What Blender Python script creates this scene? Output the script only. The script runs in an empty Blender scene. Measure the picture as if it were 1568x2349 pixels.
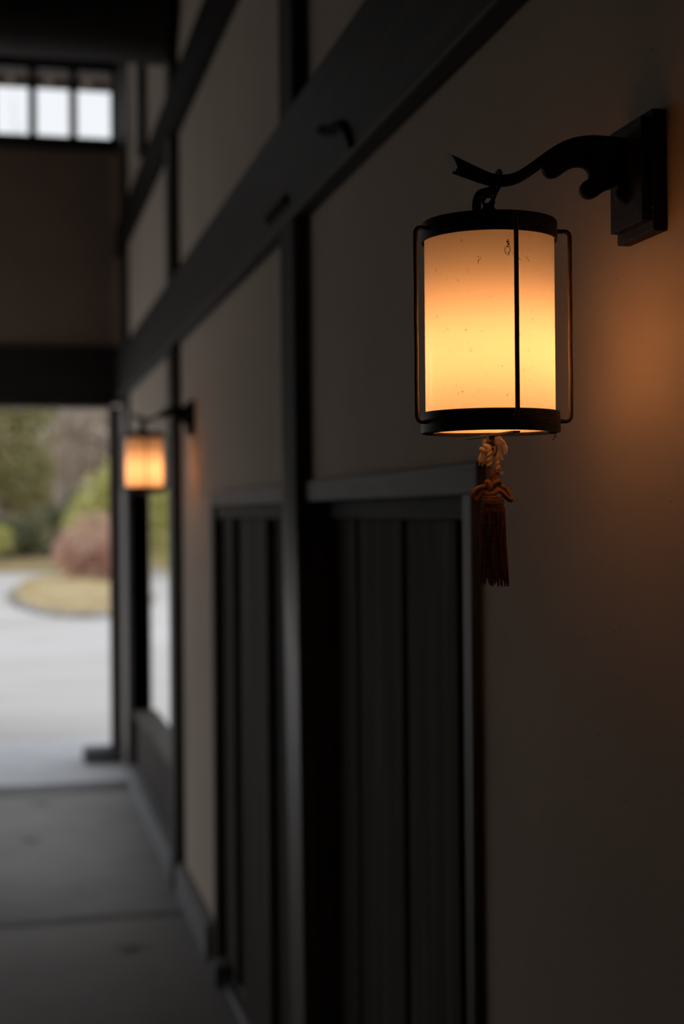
import bpy, bmesh, math, random
from mathutils import Vector, Matrix, noise

random.seed(7)
S = bpy.context.scene
COL = S.collection
PI = math.pi

# ------------------------------------------------------------------ camera
CAM_Z = 1.735
yaw, pitch, roll = math.radians(13.3), math.radians(0.07), math.radians(0.5)
fw = Vector((math.sin(yaw)*math.cos(pitch), math.cos(yaw)*math.cos(pitch), math.sin(pitch)))
rt = Vector((math.cos(yaw), -math.sin(yaw), 0))
up = rt.cross(fw)
upc = up*math.cos(roll) + rt*math.sin(roll)
rtc = rt*math.cos(roll) - up*math.sin(roll)
cd = bpy.data.cameras.new('camera')
cam = bpy.data.objects.new('camera', cd)
COL.objects.link(cam)
M = Matrix((rtc, upc, -fw)).transposed().to_4x4()
M.translation = Vector((0, 0, CAM_Z))
cam.matrix_world = M
cd.sensor_fit = 'HORIZONTAL'
cd.sensor_width = 24
cd.lens = 50
cd.clip_start = 0.05
cd.clip_end = 300
cd.dof.use_dof = True
cd.dof.focus_distance = 1.69
cd.dof.aperture_fstop = 2.8
S.camera = cam

# ------------------------------------------------------------------ world, exposure
W = bpy.data.worlds.new('world')
S.world = W
W.use_nodes = True
bgn = W.node_tree.nodes['Background']
bgn.inputs['Color'].default_value = (0.93, 0.955, 1.0, 1)
bgn.inputs['Strength'].default_value = 0.97
S.view_settings.view_transform = 'Standard'
S.view_settings.look = 'None'
S.view_settings.gamma = 1
S.view_settings.exposure = 0.0
S.view_settings.use_curve_mapping = False
cy = S.cycles
cy.use_denoising = True
try:
    cy.denoiser = 'OPENIMAGEDENOISE'
except Exception:
    pass
cy.max_bounces = 14
cy.diffuse_bounces = 8
cy.glossy_bounces = 4
cy.transmission_bounces = 10
cy.caustics_reflective = False
cy.caustics_refractive = False
cy.sample_clamp_indirect = 4.0
cy.blur_glossy = 0.5

BULB_STRENGTH = 16.3

# ------------------------------------------------------------------ materials
def new_mat(name):
    m = bpy.data.materials.new(name)
    m.use_nodes = True
    nt = m.node_tree
    b = nt.nodes['Principled BSDF']
    return m, nt, b

def ramp(nt, fac, stops):
    r = nt.nodes.new('ShaderNodeValToRGB')
    el = r.color_ramp.elements
    while len(el) < len(stops):
        el.new(0.5)
    for e, (p, c) in zip(el, stops):
        e.position = p
        e.color = (*c, 1)
    nt.links.new(fac, r.inputs[0])
    return r.outputs[0]

def coords(nt, scale=(1, 1, 1), src='Object'):
    tc = nt.nodes.new('ShaderNodeTexCoord')
    mp = nt.nodes.new('ShaderNodeMapping')
    mp.inputs['Scale'].default_value = scale
    nt.links.new(tc.outputs[src], mp.inputs[0])
    return mp.outputs[0]

def noise_tex(nt, vec, scale, detail=4, rough=0.6, dist=0.0):
    n = nt.nodes.new('ShaderNodeTexNoise')
    n.inputs['Scale'].default_value = scale
    n.inputs['Detail'].default_value = detail
    n.inputs['Roughness'].default_value = rough
    n.inputs['Distortion'].default_value = dist
    nt.links.new(vec, n.inputs['Vector'])
    return n.outputs['Fac']

def bump(nt, b, h, strength, dist=0.01):
    bp = nt.nodes.new('ShaderNodeBump')
    bp.inputs['Strength'].default_value = strength
    bp.inputs['Distance'].default_value = dist
    nt.links.new(h, bp.inputs['Height'])
    nt.links.new(bp.outputs[0], b.inputs['Normal'])

def noisy(name, c0, c1, scale=20, stretch=(1, 1, 1), rough=0.8, bmp=0.2, metal=0.0, spec=0.5, detail=5, c2=None, dist=0.0, bdist=0.005):
    m, nt, b = new_mat(name)
    v = coords(nt, stretch)
    f = noise_tex(nt, v, scale, detail, 0.6, dist)
    st = [(0.3, c0), (0.7, c1)] if c2 is None else [(0.3, c0), (0.55, c1), (0.75, c2)]
    nt.links.new(ramp(nt, f, st), b.inputs['Base Color'])
    b.inputs['Roughness'].default_value = rough
    b.inputs['Metallic'].default_value = metal
    b.inputs['Specular IOR Level'].default_value = spec
    if bmp:
        bump(nt, b, f, bmp, bdist)
    return m

def wood(name, c0, c1, c2, axis, rough=0.6, spec=0.4, scale=30):
    st = [1, 1, 1]
    st['xyz'.index(axis)] = 0.05
    return noisy(name, c0, c1, scale, st, rough, 0.35, 0, spec, 6, c2, 0.4)

D0, D1, D2 = (0.016, 0.013, 0.011), (0.034, 0.028, 0.024), (0.060, 0.052, 0.046)
G0, G1, G2 = (0.075, 0.063, 0.054), (0.16, 0.136, 0.117), (0.24, 0.207, 0.18)
woodV = wood('dark_wood_upright', D0, D1, D2, 'z')
woodX = wood('dark_wood_across', D0, D1, D2, 'x')
woodY = wood('dark_wood_along', D0, D1, D2, 'y')
blackY = wood('darker_wood_along', (0.010, 0.008, 0.007), (0.020, 0.016, 0.013), (0.035, 0.028, 0.023), 'y', 0.8, 0.15)  # darker, duller wood for the upper beam
greyV = wood('weathered_lit_wood_upright', G0, G1, G2, 'z', 0.5, 0.6)
greyY = wood('weathered_wood_along', G0, G1, G2, 'y', 0.5, 0.6)
trimY = wood('trim_wood', (0.06, 0.05, 0.043), (0.12, 0.102, 0.088), (0.18, 0.155, 0.135), 'y', 0.6, 0.3)
jambV = wood('jamb_wood', (0.06, 0.053, 0.047), (0.11, 0.097, 0.087), (0.16, 0.142, 0.128), 'z', 0.55, 0.3)
midV = wood('worn_wood_upright', (0.035, 0.03, 0.026), (0.07, 0.06, 0.052), (0.11, 0.095, 0.082), 'z', 0.75, 0.2)
midY = wood('worn_wood_along', (0.035, 0.03, 0.026), (0.07, 0.06, 0.052), (0.11, 0.095, 0.082), 'y', 0.75, 0.2)
redV = wood('brown_wood_upright', (0.05, 0.028, 0.019), (0.09, 0.052, 0.036), (0.12, 0.075, 0.055), 'z')
boardV = wood('door_board_wood', (0.050, 0.041, 0.033), (0.105, 0.088, 0.073), (0.20, 0.17, 0.145), 'z', 0.8, 0.08, 18)
boardD = wood('door_groove_wood', (0.012, 0.011, 0.010), (0.020, 0.018, 0.016), (0.03, 0.027, 0.024), 'z', 0.9, 0.1, 18)

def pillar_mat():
    # weathered wood; light falloff painted in, dark above to grey below, ragged edges
    m, nt, b = new_mat('weathered_pillar_light_fade')
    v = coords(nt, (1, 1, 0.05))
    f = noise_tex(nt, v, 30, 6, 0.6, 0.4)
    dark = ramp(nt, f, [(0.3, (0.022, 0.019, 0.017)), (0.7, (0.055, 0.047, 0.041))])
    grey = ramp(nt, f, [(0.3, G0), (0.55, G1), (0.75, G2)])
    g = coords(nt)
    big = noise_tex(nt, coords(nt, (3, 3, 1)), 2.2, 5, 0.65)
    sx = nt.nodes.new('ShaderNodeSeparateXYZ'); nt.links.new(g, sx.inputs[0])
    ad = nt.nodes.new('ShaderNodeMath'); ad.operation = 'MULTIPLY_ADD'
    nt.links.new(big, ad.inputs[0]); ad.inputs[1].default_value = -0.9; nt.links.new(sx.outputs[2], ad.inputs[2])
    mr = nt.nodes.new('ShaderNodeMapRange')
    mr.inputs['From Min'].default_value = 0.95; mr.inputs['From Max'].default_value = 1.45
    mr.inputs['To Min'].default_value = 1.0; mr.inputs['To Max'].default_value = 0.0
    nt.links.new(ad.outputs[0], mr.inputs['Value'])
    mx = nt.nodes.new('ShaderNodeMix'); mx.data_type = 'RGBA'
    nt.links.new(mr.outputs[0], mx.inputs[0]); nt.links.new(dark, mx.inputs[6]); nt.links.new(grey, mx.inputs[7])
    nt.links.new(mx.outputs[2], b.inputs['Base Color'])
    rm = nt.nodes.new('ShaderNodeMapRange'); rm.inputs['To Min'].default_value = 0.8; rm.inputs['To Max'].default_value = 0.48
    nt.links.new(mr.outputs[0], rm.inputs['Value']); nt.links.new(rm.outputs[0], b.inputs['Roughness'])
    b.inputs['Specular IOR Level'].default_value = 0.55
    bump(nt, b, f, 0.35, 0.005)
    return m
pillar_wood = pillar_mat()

def plaster_mat():
    m, nt, b = new_mat('earthen_plaster')
    v = coords(nt)
    f = noise_tex(nt, v, 2.2, 6, 0.55)
    fine = noise_tex(nt, v, 260, 3, 0.6)
    base = ramp(nt, f, [(0.3, (0.60, 0.505, 0.415)), (0.7, (0.67, 0.565, 0.465))])
    # small dark flecks in the plaster
    vo = nt.nodes.new('ShaderNodeTexVoronoi')
    vo.inputs['Scale'].default_value = 26
    nt.links.new(v, vo.inputs['Vector'])
    fl = nt.nodes.new('ShaderNodeMath'); fl.operation = 'LESS_THAN'
    fl.inputs[1].default_value = 0.034
    nt.links.new(vo.outputs['Distance'], fl.inputs[0])
    mx = nt.nodes.new('ShaderNodeMix'); mx.data_type = 'RGBA'
    nt.links.new(fl.outputs[0], mx.inputs[0])
    nt.links.new(base, mx.inputs[6])
    mx.inputs[7].default_value = (0.16, 0.12, 0.09, 1)
    nt.links.new(mx.outputs[2], b.inputs['Base Color'])
    b.inputs['Roughness'].default_value = 0.95
    b.inputs['Specular IOR Level'].default_value = 0.15
    bump(nt, b, fine, 0.12, 0.002)
    return m
plaster = plaster_mat()
brown_plaster = noisy('brown_plaster', (0.30, 0.22, 0.17), (0.36, 0.26, 0.20), 3, bmp=0.05, rough=0.95, spec=0.1)

def floor_mat():
    m, nt, b = new_mat('old_concrete')
    v = coords(nt)
    f = noise_tex(nt, v, 1.3, 6, 0.6)
    base = ramp(nt, f, [(0.3, (0.26, 0.252, 0.245)), (0.7, (0.38, 0.37, 0.36))])
    vo = nt.nodes.new('ShaderNodeTexVoronoi')
    vo.inputs['Scale'].default_value = 1.9
    vn = nt.nodes.new('ShaderNodeVectorMath'); vn.operation = 'ADD'
    n2 = nt.nodes.new('ShaderNodeTexNoise'); n2.inputs['Scale'].default_value = 9
    nt.links.new(v, n2.inputs['Vector'])
    sc = nt.nodes.new('ShaderNodeVectorMath'); sc.operation = 'SCALE'; sc.inputs[3].default_value = 0.12
    nt.links.new(n2.outputs['Color'], sc.inputs[0])
    nt.links.new(v, vn.inputs[0]); nt.links.new(sc.outputs[0], vn.inputs[1])
    nt.links.new(vn.outputs[0], vo.inputs['Vector'])
    st = ramp(nt, vo.outputs['Distance'], [(0.07, (0.25,)*3), (0.15, (1, 1, 1))])
    mx = nt.nodes.new('ShaderNodeMix'); mx.data_type = 'RGBA'; mx.blend_type = 'MULTIPLY'
    mx.inputs[0].default_value = 0.8
    nt.links.new(base, mx.inputs[6]); nt.links.new(st, mx.inputs[7])
    nt.links.new(mx.outputs[2], b.inputs['Base Color'])
    b.inputs['Roughness'].default_value = 0.75
    b.inputs['Specular IOR Level'].default_value = 0.3
    bump(nt, b, f, 0.05)
    return m
concrete = floor_mat()
joint_mat = noisy('dark_joint_strip', (0.15, 0.145, 0.14), (0.22, 0.215, 0.21), 5, bmp=0.1)
stone = noisy('grey_kerb_stone', (0.19, 0.195, 0.205), (0.30, 0.305, 0.315), 14, bmp=0.2)
pale_stone = noisy('pale_edging_stone', (0.30, 0.28, 0.26), (0.48, 0.46, 0.43), 14, bmp=0.2)
dark_stone = noisy('dark_foot_stone', (0.10, 0.107, 0.112), (0.20, 0.207, 0.212), 25, bmp=0.4)
slab_mat = noisy('pale_threshold_stone', (0.60, 0.62, 0.66), (0.74, 0.75, 0.77), 5, bmp=0.15)
drive = noisy('pale_drive', (0.60, 0.57, 0.55), (0.74, 0.72, 0.70), 0.55, (0.5, 1.4, 1), bmp=0.05, rough=0.9, c2=(0.80, 0.79, 0.775))
drygrass = noisy('dry_grass', (0.60, 0.47, 0.25), (0.76, 0.63, 0.38), 9, bmp=0.3)
soil = noisy('leaf_litter', (0.34, 0.25, 0.12), (0.48, 0.37, 0.19), 6, bmp=0.3)
rail_metal = noisy('worn_steel', (0.42, 0.41, 0.42), (0.6, 0.59, 0.6), 40, rough=0.45, metal=0.6, bmp=0.05)
iron = noisy('black_iron', (0.010, 0.008, 0.007), (0.022, 0.017, 0.013), 60, rough=0.65, metal=0.0, bmp=0.25, spec=0.22, bdist=0.001, c2=(0.05, 0.032, 0.018))
iron_edge = noisy('greyer_iron', (0.07, 0.068, 0.066), (0.13, 0.125, 0.12), 120, rough=0.6, bmp=0.2, bdist=0.001)  # paler grey iron for the arm's end face and nail heads
ring_metal = noisy('aged_bronze_band', (0.016, 0.012, 0.009), (0.04, 0.028, 0.018), 55, (1, 1, 5), 0.5, 0.3, 0.1, 0.35, 6, (0.16, 0.10, 0.05), 1.2, 0.001)
rod_metal = noisy('bronze_rod', (0.07, 0.047, 0.028), (0.13, 0.085, 0.045), 90, rough=0.45, metal=0.1, bmp=0.2, bdist=0.0005)
window_wood = woodV
bark = noisy('bark', (0.16, 0.13, 0.12), (0.30, 0.26, 0.24), 12, bmp=0.3)
twig = noisy('bare_twigs', (0.55, 0.48, 0.47), (0.70, 0.64, 0.63), 6, bmp=0)

def leaf_mat(name, c0, c1, c2):
    m, nt, b = new_mat(name)
    v = coords(nt)
    f = noise_tex(nt, v, 2.4, 3)
    nt.links.new(ramp(nt, f, [(0.3, c0), (0.5, c1), (0.7, c2)]), b.inputs['Base Color'])
    b.inputs['Roughness'].default_value = 0.6
    tr = nt.nodes.new('ShaderNodeBsdfTranslucent')
    nt.links.new(ramp(nt, f, [(0.3, c0), (0.5, c1), (0.7, c2)]), tr.inputs['Color'])
    ms = nt.nodes.new('ShaderNodeMixShader'); ms.inputs[0].default_value = 0.35
    nt.links.new(b.outputs[0], ms.inputs[1]); nt.links.new(tr.outputs[0], ms.inputs[2])
    nt.links.new(ms.outputs[0], nt.nodes['Material Output'].inputs[0])
    return m
leaf_olive = leaf_mat('olive_leaves', (0.28, 0.27, 0.11), (0.43, 0.40, 0.18), (0.55, 0.48, 0.30))
leaf_dark = leaf_mat('dark_leaves', (0.12, 0.14, 0.07), (0.20, 0.22, 0.11), (0.31, 0.29, 0.17))
leaf_lime = leaf_mat('lime_leaves', (0.46, 0.46, 0.13), (0.62, 0.60, 0.22), (0.72, 0.67, 0.36))
leaf_red = leaf_mat('russet_leaves', (0.58, 0.38, 0.30), (0.70, 0.47, 0.37), (0.74, 0.60, 0.52))
leaf_rust = leaf_mat('rust_leaves', (0.46, 0.36, 0.28), (0.58, 0.48, 0.38), (0.64, 0.57, 0.50))

def opal_mat():
    m, nt, b = new_mat('opal_glass')
    b.inputs['Base Color'].default_value = (0.88, 0.85, 0.80, 1)
    b.inputs['Roughness'].default_value = 0.08
    b.inputs['Specular IOR Level'].default_value = 0.35
    v = coords(nt)
    f = noise_tex(nt, v, 180, 3, 0.5)
    col = ramp(nt, f, [(0.22, (0.72, 0.64, 0.54)), (0.36, (0.95, 0.92, 0.87))])
    tr = nt.nodes.new('ShaderNodeBsdfTranslucent')
    vo = nt.nodes.new('ShaderNodeTexVoronoi')
    vo.inputs['Scale'].default_value = 62
    nt.links.new(v, vo.inputs['Vector'])
    sp = ramp(nt, vo.outputs['Distance'], [(0.055, (0.45, 0.36, 0.27)), (0.085, (1, 1, 1))])
    mu = nt.nodes.new('ShaderNodeMix'); mu.data_type = 'RGBA'; mu.blend_type = 'MULTIPLY'; mu.inputs[0].default_value = 1
    nt.links.new(col, mu.inputs[6]); nt.links.new(sp, mu.inputs[7])
    nt.links.new(mu.outputs[2], tr.inputs['Color'])
    ms = nt.nodes.new('ShaderNodeMixShader'); ms.inputs[0].default_value = 0.55
    nt.links.new(b.outputs[0], ms.inputs[1]); nt.links.new(tr.outputs[0], ms.inputs[2])
    nt.links.new(ms.outputs[0], nt.nodes['Material Output'].inputs[0])
    return m
opal = opal_mat()

def base_plate_mat():
    m, nt, b = new_mat('frosted_base_pane')
    v = coords(nt, (0.12, 1, 1))
    f = noise_tex(nt, v, 420, 5, 0.7)
    col = ramp(nt, f, [(0.36, (0.5, 0.42, 0.28)), (0.58, (0.97, 0.95, 0.9))])
    nt.links.new(col, b.inputs['Base Color'])
    b.inputs['Roughness'].default_value = 0.5
    tr = nt.nodes.new('ShaderNodeBsdfTranslucent')
    nt.links.new(col, tr.inputs['Color'])
    ms = nt.nodes.new('ShaderNodeMixShader'); ms.inputs[0].default_value = 0.6
    nt.links.new(b.outputs[0], ms.inputs[1]); nt.links.new(tr.outputs[0], ms.inputs[2])
    nt.links.new(ms.outputs[0], nt.nodes['Material Output'].inputs[0])
    return m
base_pane = base_plate_mat()

def bulb_mat():
    m = bpy.data.materials.new('lit_bulb')
    m.use_nodes = True
    nt = m.node_tree
    nt.nodes.remove(nt.nodes['Principled BSDF'])
    e = nt.nodes.new('ShaderNodeEmission')
    e.inputs['Color'].default_value = (1.0, 0.38, 0.118, 1)
    e.inputs['Strength'].default_value = BULB_STRENGTH
    nt.links.new(e.outputs[0], nt.nodes['Material Output'].inputs[0])
    return m
bulbm = bulb_mat()
rope_brown = noisy('brown_cord', (0.27, 0.15, 0.075), (0.44, 0.26, 0.14), 420, (1, 1, 2), 0.9, 0.5, 0, 0.1, bdist=0.001)
rope_pale = noisy('frayed_pale_rope', (0.42, 0.32, 0.21), (0.62, 0.50, 0.35), 500, (1, 1, 2), 0.95, 0.5, 0, 0.1, bdist=0.001)
fray = noisy('frayed_fibres', (0.60, 0.49, 0.34), (0.74, 0.62, 0.46), 300, bmp=0)
strand_mat = noisy('maroon_strands', (0.30, 0.115, 0.075), (0.46, 0.19, 0.125), 300, (1, 1, 1), 0.85, 0.3, 0, 0.15, bdist=0.0005)
hook_metal = noisy('dull_brass', (0.05, 0.034, 0.018), (0.10, 0.066, 0.034), 200, rough=0.5, metal=0.3, bmp=0.1, bdist=0.0005)
dirt = noisy('dry_debris', (0.035, 0.02, 0.012), (0.08, 0.045, 0.025), 300, bmp=0)
web = noisy('old_cobweb', (0.16, 0.10, 0.06), (0.26, 0.17, 0.11), 300, bmp=0)

# ------------------------------------------------------------------ mesh helpers
def obj(name, bm, mat, parent=None, loc=(0, 0, 0), smooth=False):
    bmesh.ops.recalc_face_normals(bm, faces=bm.faces)
    me = bpy.data.meshes.new(name)
    bm.to_mesh(me); bm.free()
    if smooth:
        for p in me.polygons:
            p.use_smooth = True
        if smooth != 'all':
            me.set_sharp_from_angle(angle=math.radians(40))
    me.materials.append(mat)
    o = bpy.data.objects.new(name, me)
    COL.objects.link(o)
    o.location = loc
    if parent:
        o.parent = parent
    return o

def thing(name, label, cat, loc, group=None, rotz=0):
    o = bpy.data.objects.new(name, None)
    o.empty_display_size = 0.1
    COL.objects.link(o)
    o.location = loc
    o.rotation_euler = (0, 0, rotz)
    return tag(o, label, cat, group)

def tag(o, label, cat, group=None, kind=None):
    if label: o['label'] = label
    if cat: o['category'] = cat
    if group: o['group'] = group
    if kind: o['kind'] = kind
    return o

def structure(o, label=None, cat=None):
    o['kind'] = 'structure'
    return tag(o, label, cat)

def copy_tree(o, loc, label, parent=None):
    c = o.copy(); COL.objects.link(c)
    if parent is None:
        c.location = loc
        if label: c['label'] = label
    else:
        c.parent = parent
    for ch in list(o.children):
        copy_tree(ch, None, None, c)
    return c

def box(bm, x0, x1, y0, y1, z0, z1, bev=0.0, seg=2):
    vs = [bm.verts.new(p) for p in ((x0, y0, z0), (x1, y0, z0), (x1, y1, z0), (x0, y1, z0), (x0, y0, z1), (x1, y0, z1), (x1, y1, z1), (x0, y1, z1))]
    fs = [bm.faces.new([vs[i] for i in f]) for f in ((3, 2, 1, 0), (4, 5, 6, 7), (0, 1, 5, 4), (1, 2, 6, 5), (2, 3, 7, 6), (3, 0, 4, 7))]
    if bev:
        es = list({e for f in fs for e in f.edges})
        bmesh.ops.bevel(bm, geom=es, offset=bev, segments=seg, affect='EDGES', profile=0.6)

def B():
    return bmesh.new()

def bx(x0, x1, y0, y1, z0, z1, bev=0.0):
    bm = B(); box(bm, x0, x1, y0, y1, z0, z1, bev); return bm

def smooth_path(pts, n=8):
    """Catmull-Rom through pts"""
    P = [Vector(p) for p in pts]
    P = [P[0]*2 - P[1]] + P + [P[-1]*2 - P[-2]]
    out = []
    for i in range(1, len(P)-2):
        for k in range(n):
            t = k/n
            a, b, c, d = P[i-1], P[i], P[i+1], P[i+2]
            out.append(0.5*((2*b) + (c-a)*t + (2*a-5*b+4*c-d)*t*t + (3*b-a-3*c+d)*t**3))
    out.append(P[-2])
    return out

def tube(bm, pts, r, seg=10, closed=False, twist=0.0, flat=1.0, cap=True):
    """sweep a (possibly elliptical, twisting) section; r a number or a list"""
    P = [Vector(p) for p in pts]
    n = len(P)
    R = r if isinstance(r, (list, tuple)) else [r]*n
    rings = []
    t0 = (P[1]-P[0]).normalized()
    ref = Vector((0, 0, 1)) if abs(t0.z) < 0.9 else Vector((1, 0, 0))
    nrm = (ref - t0*ref.dot(t0)).normalized()
    ang = 0.0
    for i in range(n):
        if closed:
            t = (P[(i+1) % n] - P[i-1]).normalized()
        else:
            t = (P[min(i+1, n-1)] - P[max(i-1, 0)]).normalized()
        nrm = (nrm - t*nrm.dot(t)).normalized()
        bn = t.cross(nrm)
        if i: ang += twist*(P[i]-P[i-1]).length
        ring = []
        for k in range(seg):
            a = 2*PI*k/seg
            u, v = math.cos(a)*R[i], math.sin(a)*R[i]*flat
            uu = u*math.cos(ang) - v*math.sin(ang); vv = u*math.sin(ang) + v*math.cos(ang)
            ring.append(bm.verts.new(P[i] + nrm*uu + bn*vv))
        rings.append(ring)
    m = n if closed else n-1
    for i in range(m):
        a, b = rings[i], rings[(i+1) % n]
        for k in range(seg):
            bm.faces.new((a[k], a[(k+1) % seg], b[(k+1) % seg], b[k]))
    if cap and not closed:
        bm.faces.new(rings[0][::-1]); bm.faces.new(rings[-1])
    return rings

def lathe(bm, prof, seg=64, closed=True):
    """revolve (r, z) profile round z"""
    rings = []
    for r, z in prof:
        if r < 1e-6:
            rings.append([bm.verts.new((0, 0, z))])
        else:
            rings.append([bm.verts.new((r*math.cos(2*PI*k/seg), r*math.sin(2*PI*k/seg), z)) for k in range(seg)])
    pairs = list(zip(rings, rings[1:]))
    if closed: pairs.append((rings[-1], rings[0]))
    for a, b in pairs:
        for k in range(seg):
            j = (k+1) % seg
            if len(a) == 1 and len(b) == 1: continue
            if len(a) == 1: bm.faces.new((a[0], b[j], b[k]))
            elif len(b) == 1: bm.faces.new((a[k], a[j], b[0]))
            else: bm.faces.new((a[k], a[j], b[j], b[k]))

def sphere(bm, c, r, sub=2, scale=(1, 1, 1)):
    m = Matrix.Translation(c) @ Matrix.Diagonal((*[r*s for s in scale], 1))
    bmesh.ops.create_icosphere(bm, subdivisions=sub, radius=1, matrix=m)

# ------------------------------------------------------------------ measures of the gatehouse
WX = 0.785            # plaster face of the side wall
PX = 0.738            # front face of the pillars
BACK = 9.75           # face of the end wall
CEIL = 4.95

# ------------------------------------------------------------------ structure
structure(obj('floor', bx(-3.6, 1.05, -3.2, 9.16, -0.2, 0), concrete))
bm = B()
T = WX + 0.125
for (y0, y1, z0, z1) in ((-3.2, 2.30, 0, 1.80), (3.70, 3.80, 0, 1.80), (5.44, 6.6, 0, 1.80), (-3.2, 6.6, 1.80, CEIL), (6.6, 9.75, 1.90, CEIL), (9.2, 9.75, 0, 1.90)):
    box(bm, WX, T, y0, y1, z0, z1)
structure(obj('wall_right', bm, plaster))
bm = B()
GX0, GX1 = -2.7, 0.70     # gateway
for (x0, x1, z0, z1) in ((-3.45, GX0, 0.105, 2.495), (-3.45, 0.785, 2.875, 4.205), (-3.45, 0.785, 4.77, CEIL), (-3.45, -1.5, 4.205, 4.77)):
    box(bm, x0, x1, BACK+0.02, BACK+0.14, z0, z1)
structure(obj('wall_back', bm, brown_plaster))
bm = B()
LY0, LY1, LZ1 = 6.6, 9.6, 2.95     # unseen open side of the hall, sized for the fill light it gives
for (y0, y1, z0, z1) in ((-3.2, LY0, 0, LZ1), (LY1, 9.76, 0, LZ1), (-3.2, 9.76, LZ1, CEIL)):
    box(bm, -3.6, -3.45, y0, y1, z0, z1)
structure(obj('wall_left', bm, plaster))
structure(obj('wall_front', bx(-3.6, 0.9, -3.2, -3.05, 0, CEIL), woodX))
structure(obj('ceiling', bx(-3.6, 0.95, -3.2, 9.9, CEIL, CEIL+0.1), woodY))

# stone footing that runs along the foot of the side wall, broken at the doors
bm = B()
for y0, y1 in ((-3.0, 2.27), (3.72, 3.86), (5.50, 9.14)):
    box(bm, 0.742, WX+0.02, y0, y1, 0.0, 0.148, 0.008)
structure(obj('baseboard_right', bm, stone))
structure(obj('trim_1', bx(-3.4, 0.742, 6.18, 6.27, -0.02, 0.003, 0.002), joint_mat))

# ------------------------------------------------------------------ pillars, beams
def pillar(y0, y1, x0, label, mat=woodV, z1=CEIL, lean=0.0):
    bm = bx(x0, x0+0.15, y0, y1, 0.0, z1, 0.008)
    if lean:
        bmesh.ops.subdivide_edges(bm, edges=[e for e in bm.edges if abs(e.verts[0].co.z-e.verts[1].co.z) > 1], cuts=10)
        for v in bm.verts:
            if v.co.x < x0+0.05: v.co.x += lean*max(0, 1.9-v.co.z)/1.9
    o = obj('wooden_pillar', bm, mat)
    return tag(o, label, 'pillar', 'square pillars of the side wall', 'thing')
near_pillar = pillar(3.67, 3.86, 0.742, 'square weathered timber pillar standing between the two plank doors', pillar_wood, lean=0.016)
mid_pillar = pillar(6.50, 6.68, 0.742, 'dark square pillar just beyond the small far lantern, beside the side window opening')
corner_pillar = pillar(9.2, 9.45, 0.762, 'dark corner pillar where the side wall meets the gateway, below the small lantern')

bm = bx(0.735, WX, -3.0, 9.7, 2.515, 2.805, 0.006)
lower = obj('wooden_beam', bm, woodY)
tag(lower, 'long wide dark timber beam along the side wall above the doors and lanterns', 'beam', None, 'thing')
bm = bx(0.724, 0.745, 3.70, 3.98, 2.556, 2.582, 0.003)
obj('wedge', bm, boardD, lower)
# split lip where the log facing of the beam is scarfed
bm = B()
tube(bm, smooth_path([(0.732, 3.28, 2.640), (0.730, 3.18, 2.612), (0.731, 3.08, 2.60), (0.733, 3.02, 2.57), (0.735, 2.98, 2.53)], 5), 0.011, 8)
obj('scarf_joint', bm, boardD, lower, smooth=True)
bm = bx(0.735, WX, -3.0, 9.7, 3.47, 3.665, 0.006)
tag(obj('wooden_beam', bm, blackY), 'upper dark timber beam along the side wall, near the high barred window', 'beam', None, 'thing')

# round log tie beam crossing the hall
bm = B()
pts = [(-3.44 + 0.22*i, 6.6, 4.03 - 0.035*math.sin(i*0.32)) for i in range(20)]
tube(bm, pts, [0.225 + 0.012*math.sin(i*0.9) for i in range(20)], 20)
tag(obj('log_beam', bm, woodX, smooth=True), 'thick dark round log beam crossing high under the roof', 'beam', None, 'thing')

bm = bx(-3.45, 0.765, BACK-0.02, BACK+0.2, 2.495, 2.875, 0.008)
lint = tag(obj('gate_lintel', bm, woodX), 'heavy dark lintel beam over the open gateway at the far end', 'lintel', None, 'thing')
obj('lintel_moulding', bx(GX0, 0.70, BACK-0.035, BACK+0.16, 2.465, 2.497, 0.003), redV, lint)
structure(obj('trim_2', bx(-3.45, 0.775, BACK-0.03, BACK+0.15, 4.20, 4.285, 0.004), woodX))

gp = tag(obj('gate_post', bx(0.690, 0.768, BACK-0.02, BACK+0.10, 0.165, 2.47, 0.005), redV), 'slim brown gate post standing on a low dark stone beside the bright gateway', 'post', None, 'thing')
bm = bx(0.50, 0.762, BACK-0.06, BACK+0.16, 0.065, 0.165, 0.03)
tag(obj('base_stone', bm, dark_stone, smooth=True), 'low dark flat stone under the slim brown gate post', 'stone')
obj('lit_side_board', bx(0.752, 0.764, 9.21, BACK-0.025, 0.03, 2.46, 0.003), greyV, corner_pillar)  # pale overlay on the corner pillar's gateway side, its daylight painted in
obj('corner_board', bx(0.764, 0.80, 9.445, BACK-0.025, 0.03, 4.9, 0.003), woodV, corner_pillar)
bm = bx(0.74, WX+0.02, 7.95, 8.10, 3.757, 4.9, 0.005)
tag(obj('short_strut', bm, woodV), 'short dark strut on the upper side wall near the barred window', 'strut', None, 'thing')

# threshold step
bm = B()
vs = [bm.verts.new(p) for p in ((-3.4, 9.16, 0), (0.9, 9.16, 0), (0.9, 10.6, 0), (-3.4, 10.6, 0), (-3.4, 9.16, 0.05), (0.9, 9.16, 0.05), (0.9, 10.6, 0.105), (-3.4, 10.6, 0.105))]
for f_ in ((3, 2, 1, 0), (4, 5, 6, 7), (0, 1, 5, 4), (1, 2, 6, 5), (2, 3, 7, 6), (3, 0, 4, 7)):
    bm.faces.new([vs[i] for i in f_])
tag(obj('threshold_slab', bm, slab_mat), 'long pale stone threshold step across the open gateway', 'step', None, 'thing')

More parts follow.
